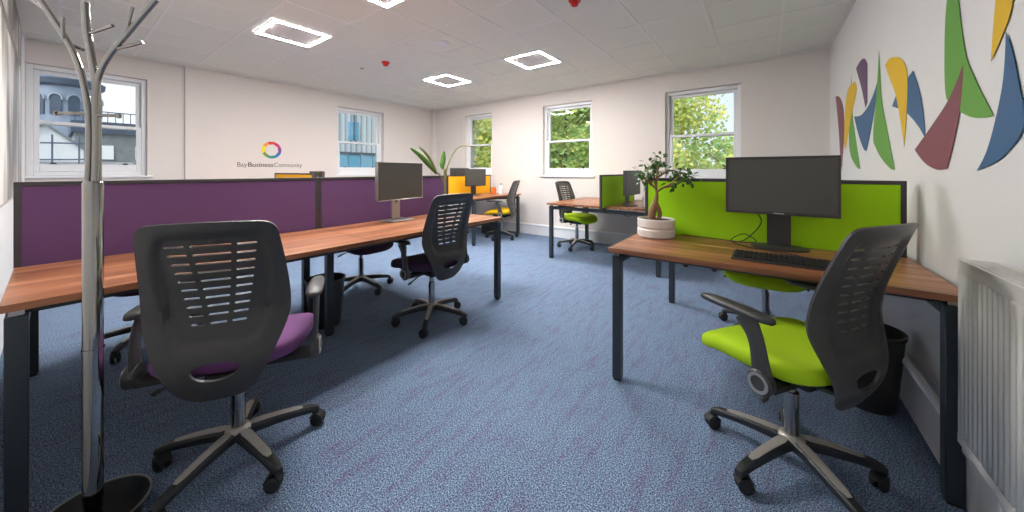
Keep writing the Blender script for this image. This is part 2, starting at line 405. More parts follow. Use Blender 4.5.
for i, (c, P, lab) in enumerate(DEC):
    P = smooth_poly(P)
    o = obj('wall_decal', prism(NB(), P, lambda a, b, t: (XC-t, a, b), .0002+.0003*i, .0010+.0003*i), 'vinyl_'+c)
    tag(o, lab, 'wall decal', 'coloured sail decals on the right wall')
# logo on the left wall
XL = XA+.03
seq = ['orange', 'red', 'magenta', 'violet', 'blue', 'teal', 'green', 'yellow']
lg = thing('wall_logo', 'round rainbow ring logo above lettering on the left wall', 'logo', (XL, 2.01, 1.463))
for i, c in enumerate(seq):
    a0 = R(160-45*i); P = []
    for k in range(9):
        a = a0-R(52)*k/8; P.append((math.cos(a)*.13, math.sin(a)*.13))
    for k in range(8, -1, -1):
        a = a0-R(52)*k/8-R(14); rr = .080+.010*math.sin(k/8*PI*1.0); P.append((math.cos(a)*rr, math.sin(a)*rr))
    obj('ring_segment', prism(NB(), P, lambda a, b, t: (t, a*1.0, b), .0004+.0003*i, .0007+.0003*i), 'logo_'+c, lg)
def text(s, y0, y1, z, size, m, lab, bold=0, cat='lettering'):
    cu = bpy.data.curves.new('t', 'FONT'); cu.body = s; cu.size = size; cu.extrude = .0006; cu.offset = bold
    to = bpy.data.objects.new('t', cu); col.objects.link(to)
    bpy.context.view_layer.update()
    cu.offset = 0
    me = bpy.data.meshes.new_from_object(to.evaluated_get(bpy.context.evaluated_depsgraph_get()))
    bpy.data.objects.remove(to)
    xs = [v.co.x for v in me.vertices]; sc = (y1-y0)/(max(xs)-min(xs)); m0 = min(xs)
    for v in me.vertices: x, yv, zz = v.co; v.co = (zz+.0007, (x-m0)*sc, yv)
    if bold:
        bm = NB(); bm.from_mesh(me); g = bmesh.ops.duplicate(bm, geom=bm.verts[:]+bm.edges[:]+bm.faces[:])
        for e in g['geom']:
            if isinstance(e, bmesh.types.BMVert): e.co.y += bold; e.co.x += .0004
        bm.to_mesh(me); bm.free()
    o = bpy.data.objects.new('wall_lettering', me); col.objects.link(o); me.materials.append(M[m]); o.location = (XL, y0, z)
    return tag(o, lab, cat)
text('Bay', 1.585, 1.70, 1.205, .095, 'grey_text', 'grey word Bay in the lettering on the left wall')
text('Business', 1.712, 2.03, 1.205, .095, 'dark_text', 'bold dark word Business in the lettering on the left wall', .003)
text('Community', 2.042, 2.437, 1.205, .095, 'grey_text', 'grey word Community in the lettering on the left wall')

# photo panels on the near wall
def photomat(name, sc, st, lo, hi):
    m = bpy.data.materials.new(name); m.use_nodes = True; n, l = nodes(m); p = n['Principled BSDF']
    t = n.new('ShaderNodeTexCoord'); mp = n.new('ShaderNodeMapping'); mp.inputs['Scale'].default_value = st; l.new(t.outputs['Object'], mp.inputs[0])
    a = n.new('ShaderNodeTexNoise'); a.inputs['Scale'].default_value = sc; a.inputs['Detail'].default_value = 6; l.new(mp.outputs[0], a.inputs['Vector'])
    r = n.new('ShaderNodeValToRGB'); e = r.color_ramp.elements
    e[0].position = lo; e[0].color = srgb(92, 88, 86); e[1].position = hi; e[1].color = srgb(222, 218, 214)
    l.new(a.outputs[0], r.inputs[0]); l.new(r.outputs[0], p.inputs['Base Color']); p.inputs['Roughness'].default_value = .4; M[name] = m
photomat('photo_lower', 1.1, (1.6, 1, .5), .42, .58); photomat('photo_upper', 1.5, (1.2, 1, .8), .42, .58)
for lab, z0, z1, m in (('tall black and white photo panel on the wall at far left', .94, 2.10, 'photo_lower'), ('upper black and white photo panel above the tall one at far left', 2.13, 2.50, 'photo_upper')):
    t = thing('photo_panel', lab, 'picture', (-4.4, YD, z0))
    obj('print', B(-1.18, 1.18, .001, .014, .012, z1-z0-.012), m, t)
    b = NB(); box(b, -1.2, 1.2, 0.0005, .018, 0, .012); box(b, -1.2, 1.2, .0005, .018, z1-z0-.012, z1-z0); box(b, -1.2, -1.18, .0005, .018, .012, z1-z0-.012); box(b, 1.18, 1.2, .0005, .018, .012, z1-z0-.012)
    obj('picture_frame', b, 'silver', t)
struct(obj('trim_6', B(XA, XA+.16, YD, YD+.022, 0, ZC), 'white_gloss'))

# ---------------------------------------------------------------- benches
DT = .73
def bench(lab, ax, u0, u1, rows, bays, legs, mids=()):
    """ax 'x' or 'y' = long axis.  rows = [(v0,v1),...] desktop strips across; bays = cut positions along u"""
    P = (lambda u, v, z: (u, v, z)) if ax == 'x' else (lambda u, v, z: (v, u, z))
    vm = (rows[0][0]+rows[-1][1])/2; um = (u0+u1)/2
    c = P(um, vm, 0)
    t = thing('office_desk', lab, 'desk', c)
    def bx(b, ua, ub, va, vb, z0, z1):
        p, q = P(ua, va, z0), P(ub, vb, z1)
        return box(b, min(p[0], q[0])-c[0], max(p[0], q[0])-c[0], min(p[1], q[1])-c[1], max(p[1], q[1])-c[1], z0, z1)
    cuts = [u0]+list(bays)+[u1]
    for v0, v1 in rows:
        for a, b_ in zip(cuts, cuts[1:]):
            o = obj('desktop', bx(NB(), a+.0015, b_-.0015, v0, v1, DT-.025, DT), 'wood_'+ax, t, bevel=.0015)
    lw = .046
    for (u, v) in legs:
        l_ = obj('leg', bx(NB(), u-lw/2, u+lw/2, v-lw/2, v+lw/2, .012, DT-.045), 'leg_metal', t, bevel=.003)
        obj('foot', bx(NB(), u-.018, u+.018, v-.018, v+.018, 0, .012), 'black_soft', l_)
        obj('spacer', bx(NB(), u-.015, u+.015, v-.015, v+.015, DT-.045, DT-.025), 'chrome', l_)
    for (u, v) in mids:
        l_ = obj('leg', bx(NB(), u-lw/2, u+lw/2, v-lw/2, v+lw/2, .012, DT-.045), 'leg_metal', t, bevel=.003)
        obj('foot', bx(NB(), u-.018, u+.018, v-.018, v+.018, 0, .012), 'black_soft', l_)
    us = sorted({round(l[0], 3) for l in legs}); vs = sorted({round(l[1], 3) for l in legs})
    for u in us: obj('end_beam', bx(NB(), u-lw/2, u+lw/2, vs[0]+lw/2, vs[-1]-lw/2, DT-.085, DT-.045), 'leg_metal', t, bevel=.003)
    for v in (vs[0]+.10, vs[-1]-.10): obj('long_beam', bx(NB(), us[0]+lw/2, us[-1]-lw/2, v-.02, v+.02, DT-.065, DT-.026), 'leg_metal', t, bevel=.002)
    return t
bench('long walnut-topped double bench desk running along the left with purple screens', 'y', -.10, 2.42, [(-3.34, -2.64), (-2.60, -1.90)], [1.155],
      [(-.068, -1.935), (-.068, -3.305), (2.385, -1.935), (2.385, -3.305)], [(1.155, -2.45), (1.155, -2.82)])
bench('walnut-topped desk in the right foreground with lime green screen', 'x', -.69, .555, [(1.81, 2.445), (2.475, 3.28)], [],
      [(-.655, 1.86), (-.655, 3.22), (.52, 1.86), (.52, 3.22)])
bench('small walnut-topped desk by the back windows with green divider', 'y', 3.84, 5.06, [(-2.29, -1.545), (-1.505, -.90)], [],
      [(3.91, -2.26), (5.02, -2.26), (3.91, -.93), (5.02, -.93)])
bench('desk in the far left corner with bright yellow divider', 'y', 3.80, 5.04, [(-4.98, -4.27), (-4.23, -3.54)], [],
      [(3.84, -3.58), (5.0, -3.58), (3.84, -4.94), (5.0, -4.94)])
bench('desk against the left wall, only its yellow divider top shows over the purple screen', 'x', -5.93, -4.66, [(1.30, 1.98), (2.02, 2.70)], [],
      [(-5.88, 1.34), (-4.70, 1.34), (-5.88, 2.66), (-4.70, 2.66)])
# screens
def dscreen(lab, ax, u0, u1, v, m, z0=None, z1=1.10, grp=None):
    z0 = DT-.038 if z0 is None else z0
    P = (lambda u, v: (u, v)) if ax == 'x' else (lambda u, v: (v, u))
    c = P((u0+u1)/2, v); t = thing('desk_screen', lab, 'desk divider', (c[0], c[1], z0), 0, grp)
    h = (u1-u0)/2; H = z1-z0; d = .014; f = .02
    def bx(b, ua, ub, w_, za, zb):
        p, q = P(ua, -w_), P(ub, w_); return box(b, min(p[0], q[0]), max(p[0], q[0]), min(p[1], q[1]), max(p[1], q[1]), za, zb)
    obj('fabric_panel', bx(NB(), -h+f, h-f, d*.8, f, H-f), m, t)
    b = NB(); bx(b, -h, -h+f, d, 0, H); bx(b, h-f, h, d, 0, H); bx(b, -h+f, h-f, d, H-f, H); bx(b, -h+f, h-f, d, 0, f)
    obj('edge_frame', b, 'dark_frame', t, bevel=.002)
    return t
dscreen('near purple fabric screen on the long left desk, behind the coat stand', 'y', -.10, 1.154, -2.62, 'screen_purple', grp='purple screens on the left bench')
dscreen('far purple fabric screen on the long left desk, behind the silver monitor', 'y', 1.156, 2.42, -2.62, 'screen_purple', grp='purple screens on the left bench')
dscreen('lime green fabric screen behind the large monitor on the right desk', 'x', -.67, .545, 2.46, 'screen_green')
dscreen('green fabric screen on the small desk by the back windows', 'y', 3.76, 4.98, -1.525, 'screen_green')
dscreen('bright yellow fabric screen on the far left corner desk', 'y', 3.84, 5.02, -4.25, 'screen_yellow', z1=1.07)
dscreen('yellow fabric screen just showing above the purple screen under the wall logo', 'x', -5.91, -4.66, 2.0, 'screen_yellow', z1=1.115)

# ---------------------------------------------------------------- monitors
def monitor(lab, x, y, rz, zb=.905, w_=.48, h=.31, frame='black_plastic', stand='black_plastic', base='round', logo=False, f=.012):
    """local: screen faces -y, stands on the desk at z=DT"""
    t = thing('computer_monitor', lab, 'monitor', (x, y, DT), rz)
    z0 = zb-DT
    b = NB()
    box(b, -w_/2, w_/2, -.045, -.012, z0, z0+f*1.4); box(b, -w_/2, w_/2, -.045, -.012, z0+h-f, z0+h)
    box(b, -w_/2, -w_/2+f, -.045, -.012, z0+f*1.4, z0+h-f); box(b, w_/2-f, w_/2, -.045, -.012, z0+f*1.4, z0+h-f)
    bz = obj('bezel', b, frame, t, bevel=.002)
    obj('display', B(-w_/2+f, w_/2-f, -.042, -.03, z0+f*1.4, z0+h-f), 'display', t)
    obj('housing', B(-w_/2+.01, w_/2-.01, -.0295, -.008, z0+.01, z0+h-.01), 'black_plastic', t, bevel=.004)
    obj('back_cover', B(-w_/4, w_/4, -.008, .022, z0+.06, z0+h-.06), 'black_plastic', t, bevel=.01)
    if base == 'round':
        obj('stand_neck', B(-.052, .052, .022, .04, .012, z0+h*.5), stand, t, bevel=.004)
        bm = lathe(NB(), [(.001, 0), (.125, 0), (.128, .006), (.11, .012), (.001, .014)], 40)
        for v in bm.verts: v.co.y = v.co.y*.72
        obj('stand_base', bm, stand, t, smooth=False)
    else:
        b = NB(); box(b, -.042, .042, .022, .04, .01, z0+.02-.045); box(b, -.042, -.012, .022, .04, z0-.02-.005, z0+h*.5); box(b, .012, .042, .022, .04, z0-.025, z0+h*.5)
        n_ = obj('stand_neck', b, stand, t, bevel=.003)
        obj('cable_slot', B(-.012, .012, .026, .04, z0-.08, z0-.03), 'black_soft', n_)
        obj('stand_base', B(-.115, .115, -.075, .09, 0, .012), stand, t, bevel=.004)
    if logo: obj('maker_mark', B(-.022, .022, -.0462, -.045, z0+.005, z0+.011), 'silver', t)
    return t
monitor('large black wide monitor on the right foreground desk, before the green screen', .057, 2.345, R(-1), zb=.913, h=.312, logo=True)
monitor('monitor with silver stand and silver edges on the long left desk', -2.475, 1.73, R(97), zb=.907, w_=.48, h=.31, frame='silver', stand='silver', base='flat', f=.005)
monitor('small dark monitor on the desk by the back windows', -1.30, 4.10, R(87), zb=.86, w_=.47, h=.29)
monitor('dark monitor in front of the yellow divider in the far left corner', -3.98, 4.29, R(84), zb=.885, w_=.44, h=.29)
monitor('dark monitor peeping over the yellow divider from behind', -4.52, 4.50, R(-90), zb=.905, w_=.46, h=.29)
monitor('monitor whose dark top edge shows beside the wall-side yellow divider', -5.04, 2.18, R(180), zb=.83, w_=.40, h=.31)

# keyboard, cables
kb = thing('keyboard', 'black computer keyboard on the right foreground desk', 'keyboard', (.085, 1.99, DT), R(-1))
b = prism(NB(), [(-.07, 0), (.07, 0), (.07, .020), (-.07, .010)], lambda a, z, t: (t, a, z), -.215, .215)
obj('key_tray', b, 'black_plastic', kb, bevel=.002)
b = NB()
for r_ in range(5):
    yy = -.053+r_*.0255; x = -.205
    while x < .195:
        wd = .0165 if not (r_ == 0 and -.10 < x < .02) else .11
        zz = .0105+(yy+.07)/.14*.010
        box(b, x, x+wd, yy-.010, yy+.010, zz, zz+.006); x += wd+.0025
obj('keys', b, 'black_soft', kb)
def cable(name, pts, lab, r=.0025, m='black_soft', cat='cable'):
    o = obj(name, tube(NB(), catmull(pts, 6), r, 8), m, smooth=True); return tag(o, lab, cat)
cable('monitor_cable', [(-.03, 2.385, .99), (-.05, 2.41, .93), (-.02, 2.43, .85), (-.10, 2.42, .742), (-.16, 2.38, .735), (-.10, 2.30, .75), (-.04, 2.28, .765), (-.10, 2.34, .79), (-.16, 2.31, .75), (-.08, 2.25, .736), (.02, 2.22, .736), (.12, 2.16, .736), (.20, 2.10, .736), (.25, 2.07, .737)], 'black cable looping at the foot of the large monitor to the keyboard')
cable('power_cable', [(-.16, 2.40, .734), (-.25, 2.42, .734), (-.36, 2.43, .734), (-.44, 2.435, .734)], 'thin black cable along the foot of the lime green screen', .002)
cable('hanging_cable', [(-1.33, 4.5, .70), (-1.36, 4.5, .60), (-1.44, 4.5, .55), (-1.52, 4.5, .58), (-1.58, 4.5, .70)], 'thin black cable loop hanging under the small back desk', .004)
t = thing('hanging_plug_cable', 'black cable with a plug dangling under the small back desk', 'cable', (-1.12, 4.5, .40))
obj('wire', tube(NB(), catmull([(.12, 0, .30), (.08, 0, .17), (.0, 0, .05)], 6), .004, 8), 'black_soft', t, smooth=True)
obj('plug', B(-.025, .02, -.02, .02, .0, .05), 'black_soft', t, bevel=.006)

# mug, cup, bottle
def mug(lab, x, y, m, r=.032, h=.085):
    t = thing('mug', lab, 'mug', (x, y, DT))
    obj('cup_body', lathe(NB(), [(.001, 0), (r*.85, 0), (r, .01), (r, h), (r-.004, h), (r-.004, .008), (.001, .008)]), m, t, smooth=False)
    obj('handle', tube(NB(), [(r*math.cos(a)*0+r+.020*math.sin(a), 0, h/2+.022*math.cos(a)) for a in [PI*k/8 for k in range(9)]], .004, 8), m, t, smooth=True)
mug('white mug beside the small dark monitor at the back', -1.12, 4.12, 'mug_white', .04, .11)
mug('orange mug on the far left corner desk', -3.92, 4.72, 'orange', .045, .12)
t = thing('drinks_bottle', 'small green and white bottle by the orange mug', 'bottle', (-3.80, 4.78, DT))
obj('bottle_body', lathe(NB(), [(.001, 0), (.03, 0), (.032, .01), (.032, .12), (.014, .15), (.012, .165), (.001, .165)]), 'mug_white', t, smooth=True)
obj('cap', lathe(NB(), [(.001, .165), (.015, .165), (.015, .19), (.001, .19)]), 'bottle_green', t)

# ---------------------------------------------------------------- office chairs (local: facing +x)
FP = [(.35, -.172), (.40, -.204), (.45, -.222), (.50, -.226), (.56, -.216), (.62, -.204), (.66, -.202), (.74, -.215), (.82, -.240), (.90, -.268), (.99, -.300)]
def fx(y, z):
    b_ = sum(interp(z+d, FP) for d in (-.02, -.01, 0, .01, .02))/5
    q = (abs(y)/(.152-.16*max(0, .80-z)**1.5))**6+(abs(z-.745)/.198)**6
    q = max(0, min(1, (1.25-q)/.55)); rec = .017*q*q*(3-2*q)
    return b_+.85*y*y+rec
def shell_bm():
    half = [(0, .355), (.05, .357), (.080, .367), (.104, .388), (.128, .425), (.156, .48), (.184, .54), (.206, .60), (.2155, .65), (.214, .73), (.206, .83), (.197, .91), (.191, .944), (.176, .964), (.15, .973), (.08, .977), (0, .978)]
    rt = [(v.x*.97, v.y+max(0, v.y-.7)*.025) for v in catmull([(a, b_, 0) for a, b_ in half], 4)]
    out = rt+[(-a, b_) for a, b_ in rt[-2:0:-1]]
    holes = []
    def slot(c, hw, z, hh, tilt=0):
        P = []
        for k in range(10):
            a = -PI/2+PI*k/9; P.append((c+hw-hh+hh*math.cos(a), z+hh*math.sin(a)))
        for k in range(10):
            a = PI/2+PI*k/9; P.append((c-hw+hh+hh*math.cos(a), z+hh*math.sin(a)))
        return P
    for i in range(10):
        z = .905-.0312*i; f_ = i/9
        hc = .055-.031*f_; ho = .124-.046*f_; g = .007
        hh = .0038
        holes.append(slot(0, hc, z, hh))
        for s in (-1, 1): holes.append(slot(s*(hc+2*g+ho)/2, (ho-hc-2*g)/2, z, hh))
    P = []
    for k in range(17): a = PI+PI*k/16; P.append((.068*math.cos(a), .482+.044*math.sin(a)))
    for k in range(1, 10): P.append((.068-.136*k/10, .482+.020*math.sin(PI*k/10)**.6))
    holes.append(P)
    pts, edges = [], []
    for L in [out]+holes:
        n0 = len(pts); pts += L; edges += [(n0+i, n0+(i+1) % len(L)) for i in range(len(L))]
    def inside(p, L):
        r_ = False; j = len(L)-1
        for i in range(len(L)):
            if (L[i][1] > p[1]) != (L[j][1] > p[1]) and p[0] < (L[j][0]-L[i][0])*(p[1]-L[i][1])/(L[j][1]-L[i][1])+L[i][0]: r_ = not r_
            j = i
        return r_
    st = .0125; grid = []
    for a in range(-19, 20):
        for b_ in range(0, 52):
            q = (a*st, .360+b_*st)
            if inside(q, out) and min(math.hypot(q[0]-o_[0], q[1]-o_[1]) for o_ in pts) > .005: grid.append(q)
    V, _, F, *_r = delaunay_2d_cdt([Vector(p) for p in pts+grid], edges, [], 0, 1e-6)
    bm = NB(); vs = [bm.verts.new((fx(v.x, v.y), v.x, v.y)) for v in V]
    boxes = [(min(p[0] for p in L), max(p[0] for p in L), min(p[1] for p in L), max(p[1] for p in L), L) for L in holes]
    for f_ in F:
        c = (sum(V[i].x for i in f_)/len(f_), sum(V[i].y for i in f_)/len(f_))
        if not inside(c, out): continue
        if any(x0 <= c[0] <= x1 and z0 <= c[1] <= z1 and inside(c, L) for x0, x1, z0, z1, L in boxes): continue
        bm.faces.new([vs[i] for i in f_])
    bmesh.ops.recalc_face_normals(bm, faces=bm.faces)
    for v in list(bm.verts):
        if not v.link_faces: bm.verts.remove(v)
    return bm
def seat_bm():
    bm = NB(); N, K = 40, 14; rings = []
    for j in range(K+1):
        ph = -PI/2+PI*j/K; cz = math.sin(ph); cr = max(0.0, math.cos(ph))**.42
        ring = []
        for i in range(N):
            th = 2*PI*i/N; c, s = math.cos(th), math.sin(th)
            e = .52; x = math.copysign(abs(c)**e, c); y = math.copysign(abs(s)**e, s)
            X = .036+.222*x*cr; Y = .25*y*cr*(1-.10*max(0, -x))
            Z = .462+(.038 if cz > 0 else .046)*math.copysign(abs(cz)**.6, cz)
            Z -= .055*max(0, (X-.08)/.18)**2            # waterfall front
            Z += .012*(Y/.25)**2+.010*max(0, -(X+.05)/.12)**2-.008*math.exp(-((X+.02)/.14)**2-(Y/.16)**2)
            ring.append(bm.verts.new((X, Y, Z)))
        rings.append(ring)
    for a, b_ in zip(rings, rings[1:]):
        for k in range(N): bm.faces.new((a[k], a[(k+1) % N], b_[(k+1) % N], b_[k]))
    bmesh.ops.remove_doubles(bm, verts=bm.verts, dist=1e-5); bmesh.ops.recalc_face_normals(bm, faces=bm.faces)
    return bm
CR = .272
def leg_bm():
    bm = NB(); n = 10; rings = []
    for i in range(n+1):
        t_ = i/n; x = .02+(CR-.005)*t_; top = .130-.045*t_**1.6; hw = .026-.009*t_; th = .034-.012*t_
        if i == n: hw *= .75; top -= .006
        rings.append([bm.verts.new(p) for p in ((x, -hw, top-th), (x, -hw, top-.008), (x, -hw*.72, top), (x, hw*.72, top), (x, hw, top-.008), (x, hw, top-th), (x, hw*.6, top-th-.006), (x, -hw*.6, top-th-.006))])
    for a, b_ in zip(rings, rings[1:]):
        for k in range(8): bm.faces.new((a[k], a[(k+1) % 8], b_[(k+1) % 8], b_[k]))
    bm.faces.new(rings[0][::-1]); bm.faces.new(rings[-1]); bmesh.ops.recalc_face_normals(bm, faces=bm.faces)
    return bm
def inlay_bm():
    bm = NB(); n = 9; rings = []
    for i in range(n+1):
        t_ = .06+.70*i/n; x = .02+(CR-.005)*t_; top = .130-.045*t_**1.6+.0035; hw = (.026-.009*t_)*.66
        if i in (0, n): hw *= .6
        rings.append([bm.verts.new(p) for p in ((x, -hw, top-.006), (x, -hw, top-.001), (x, 0, top+.001), (x, hw, top-.001), (x, hw, top-.006))])
    for a, b_ in zip(rings, rings[1:]):
        for k in range(5): bm.faces.new((a[k], a[(k+1) % 5], b_[(k+1) % 5], b_[k]))
    bm.faces.new(rings[0][::-1]); bm.faces.new(rings[-1]); bmesh.ops.recalc_face_normals(bm, faces=bm.faces)
    return bm
def caster_bm():
    bm = NB()
    for s in (-1, 1): lathe(bm, [(.001, s*.004), (.022, s*.004), (.0265, s*.008), (.0265, s*.017), (.020, s*.022), (.001, s*.023)], 20, (-.012, 0, .0265), 'y')
    tube(bm, [(-.012, 0, .045), (0, 0, .052), (0, 0, .082)], [.010, .012, .009], 10)
    # hood
    P = [(-.012+.031*math.cos(a), .0265+.031*math.sin(a)) for a in [R(20)+R(140)*k/8 for k in range(9)]]
    P += [(-.012+.027*math.cos(a), .0265+.027*math.sin(a)) for a in [R(160)-R(140)*k/8 for k in range(9)]]
    prism(bm, P, lambda a, b_, t: (a, t, b_), -.019, .019)
    return bm
CH = {}
def chair_proto(seat, lab):
    t = thing('office_chair', lab, 'office chair')
    sh = obj('backrest', shell_bm(), 'black_plastic', t, smooth=True)
    so_ = sh.modifiers.new('thick', 'SOLIDIFY'); so_.thickness = .009; so_.offset = 0
    es = sh.modifiers.new('crisp', 'EDGE_SPLIT'); es.split_angle = R(50)
    st = obj('seat', seat_bm(), seat, t, smooth=True)
    pan = NB(); lathe(pan, [(.001, .404), (.14, .404), (.19, .414), (.205, .430), (.001, .430)], 32)
    for v in pan.verts: v.co.x = v.co.x*.88+.035
    obj('seat_pan', pan, 'black_soft', t)
    m_ = NB(); box(m_, -.10, .11, -.075, .075, .362, .412); o = obj('tilt_mechanism', m_, 'black_soft', t, bevel=.012)
    obj('lever', tube(NB(), catmull([(.04, -.07, .395), (.04, -.16, .395), (.045, -.20, .385), (.05, -.245, .375)], 5), [.005]*11+[.008]*5, 8), 'black_plastic', t, smooth=True)
    obj('lever', tube(NB(), catmull([(-.04, .07, .39), (-.05, .15, .385), (-.05, .21, .36), (-.045, .235, .345)], 5), [.005]*11+[.009]*5, 8), 'black_plastic', t, smooth=True)
    obj('tension_knob', lathe(NB(), [(.001, .11), (.022, .11), (.026, .118), (.026, .15), (.02, .158), (.001, .158)], 16, (0, 0, .385), 'x'), 'black_soft', t)
    obj('back_bracket', tube(NB(), [(-.08, 0, .40), (-.12, 0, .390), (-.155, 0, .395), (-.18, 0, .43)], [.05, .055, .05, .035], 12, flat=.35, up=(0, 0, 1)), 'black_plastic', t, smooth=True)
    obj('gas_column', lathe(NB(), [(.001, .13), (.0235, .13), (.0235, .30), (.001, .30)], 24), 'chrome', t)
    obj('column_sleeve', lathe(NB(), [(.001, .30), (.016, .30), (.016, .375), (.001, .375)], 20), 'chrome', t)
    obj('hub', lathe(NB(), [(.001, .085), (.036, .085), (.043, .10), (.043, .128), (.030, .140), (.001, .142)], 28), 'brushed', t, smooth=False)
    for s in (-1, 1):
        a = NB()
        pts = catmull([(-.070, s*.272, .435), (-.066, s*.276, .50), (-.056, s*.278, .56), (-.036, s*.276, .605), (-.005, s*.272, .640)], 5)
        n_ = len(pts)
        tube(a, pts, [.038-.009*math.sin(PI*min(1, i/(n_-1)*1.1)) for i in range(n_)], 14, flat=.34, up=(0, 1, 0))
        ar = obj('armrest_post', a, 'black_plastic', t, smooth=True)
        hb = lathe(NB(), [(.001, s*.262), (.040, s*.262), (.042, s*.268), (.042, s*.288), (.038, s*.293), (.001, s*.293)], 28, (-.070, 0, .435), 'y')
        obj('pivot_cap', hb, 'black_plastic', ar)
        rg = lathe(NB(), [(.024, s*.293), (.034, s*.293), (.034, s*.2965), (.024, s*.2965)], 28, (-.070, 0, .435), 'y', close=True)
        obj('silver_ring', rg, 'silver', ar)
        br = B(-.105, -.03, min(s*.06, s*.262), max(s*.06, s*.262), .404, .422)
        obj('arm_bracket', br, 'black_soft', t, bevel=.004)
        # pad
        p = NB(); N = 14; rings = []
        for i in range(N+1):
            u = i/N; x = -.105+.275*u; hw = .034*(1-abs(2*u-1)**5*.55)*(1.0-.18*u); z = .652-.006*u**3-.004*(1-u)**3; th = .014*(1-.35*abs(2*u-1)**4)
            yc = s*(.272-.012*u)
            rings.append([p.verts.new((x, yc+hw*math.copysign(abs(math.cos(q))**.6, math.cos(q)), z+th*math.copysign(abs(math.sin(q))**.8, math.sin(q)))) for q in [2*PI*k/14 for k in range(14)]])
        for A_, B_ in zip(rings, rings[1:]):
            for k in range(14): p.faces.new((A_[k], A_[(k+1) % 14], B_[(k+1) % 14], B_[k]))
        p.faces.new(rings[0][::-1]); p.faces.new(rings[-1]); bmesh.ops.recalc_face_normals(p, faces=p.faces)
        obj('armrest_pad', p, 'black_plastic', t, smooth=True)
    lm, im, cm = None, None, None
    for k in range(5):
        if lm is None:
            l_ = obj('leg', leg_bm(), 'black_metal', t, bevel=.002); lm = l_
            i_ = obj('metal_inlay', inlay_bm(), 'brushed', l_); im = i_
            c_ = obj('caster', caster_bm(), 'black_soft', l_, loc=(CR, 0, 0)); cm = c_
        else:
            l_ = lm.copy(); col.objects.link(l_)
            i_ = im.copy(); col.objects.link(i_); i_.parent = l_
            c_ = cm.copy(); col.objects.link(c_); c_.parent = l_
        l_.rotation_euler = (0, 0, R(72*k)); c_.rotation_euler = (0, 0, R(40+97*k))
    return t
def copy_tree(o, parent=None):
    c = o.copy(); col.objects.link(c); c.parent = parent
    for ch in list(o.children): copy_tree(ch, c)
    return c
proto = None
def chair(lab, x, y, facing, base, seat, seatmat_first=False):
    global proto
    if proto is None: proto = chair_proto(seat, lab); t = proto
    else:
        t = copy_tree(proto)
        for ch in t.children:
            if ch.name.startswith('seat') and not ch.name.startswith('seat_pan'):
                ch.data = ch.data.copy(); ch.data.materials[0] = M[seat]
    t['label'] = lab; t['group'] = 'mesh-backed swivel chairs'
    t.location = (x, y, 0); t.rotation_euler = (0, 0, R(facing))
    k = 0
    for ch in t.children:
        if ch.name.startswith('leg'): ch.rotation_euler = (0, 0, R(base-facing+72*k)); k += 1
    return t
chair('black-backed chair with purple seat in the left foreground, seen from behind', -1.684, .442, 149, 9, 'fabric_purple')
chair('black-backed chair with dark plum seat beside the far end of the left bench', -2.055, 1.735, 177, 22, 'fabric_plum')
chair('dark plum-seated chair across the left bench, under the monitor side', -3.14, 1.78, 0, 5, 'fabric_plum')
chair('chair across the left bench, glimpsed behind the foreground purple chair', -3.32, .40, 0, -40, 'fabric_plum')
chair('lime green-seated chair in the right foreground', .08, 1.70, 147, 20, 'fabric_green')
chair('lime green-seated chair on the far side of the right desk', .0, 2.98, -92, 14, 'fabric_green')
chair('green-seated chair tucked at the small desk below the middle back window', -2.25, 4.65, -8, -10, 'fabric_green')
chair('yellow-seated chair at the far left corner desk', -3.60, 4.56, 198, -10, 'fabric_yellow')
chair('chair behind the small green divider, only casters showing under the right desk', -.62, 4.72, 180, 18, 'fabric_green')

# ---------------------------------------------------------------- bins
def bin_(lab, x, y, r, h, m='black_plastic'):
    t = thing('waste_bin', lab, 'bin', (x, y, 0))
    obj('bin_body', lathe(NB(), [(.001, 0), (r*.74, 0), (r*.76, .004), (r*.96, h-.02), (r, h-.018), (r, h), (r*.955, h), (r*.72, .008), (.001, .008)], 40), m, t)
    return t
bin_('round black bin under the middle of the long left desk', -2.655, 1.225, .135, .345)
bin_('large black bin under the right desk against the wall', .40, 2.42, .14, .37)
t = thing('storage_crate', 'black bag-like box on the floor under the yellow corner desk', 'box', (-4.05, 4.80, 0))
obj('crate_body', B(-.12, .12, -.14, .14, 0, .25), 'black_soft', t, bevel=.03)

# ---------------------------------------------------------------- coat stand
AX = Vector((.803, .596, 0)); DP = Vector((-.596, .803, 0))
cs = thing('coat_stand', 'polished chrome coat stand with branching arms at the left edge', 'coat stand', (-1.706, .077, 0))
def L(a, z, d=0): return tuple(AX*a+DP*d+Vector((0, 0, z)))
def Lc(a, z, d=0):
    k = 1+d/1.08; return L((a-1.324)*k+1.324, 1.15+(z-1.15)*k, d)
obj('lower_pole', lathe(NB(), [(.001, .02), (.0195, .02), (.0195, .112), (.0225, .112), (.0225, .585), (.001, .585)], 48), 'chrome', cs)
obj('joint_ring', lathe(NB(), [(.0215, .585), (.0245, .585), (.0245, .590), (.0215, .590)], 48, close=True), 'chrome', cs)
obj('upper_pole', lathe(NB(), [(.001, .590), (.0225, .590), (.0225, 1.110), (.019, 1.117), (.001, 1.117)], 48), 'chrome', cs)
def arm(pts, r=.0082, pegs=()):
    a = obj('arm', tube(NB(), catmull(pts, 6), r, 20), 'chrome', cs)
    for p0, p1, disc in pegs:
        b = tube(NB(), [p0, p1], .0050, 14)
        if disc:
            d = (Vector(p1)-Vector(p0)).normalized(); tube(b, [p1, tuple(Vector(p1)+d*.006)], .0085, 20)
        obj('peg', b, 'chrome', a)
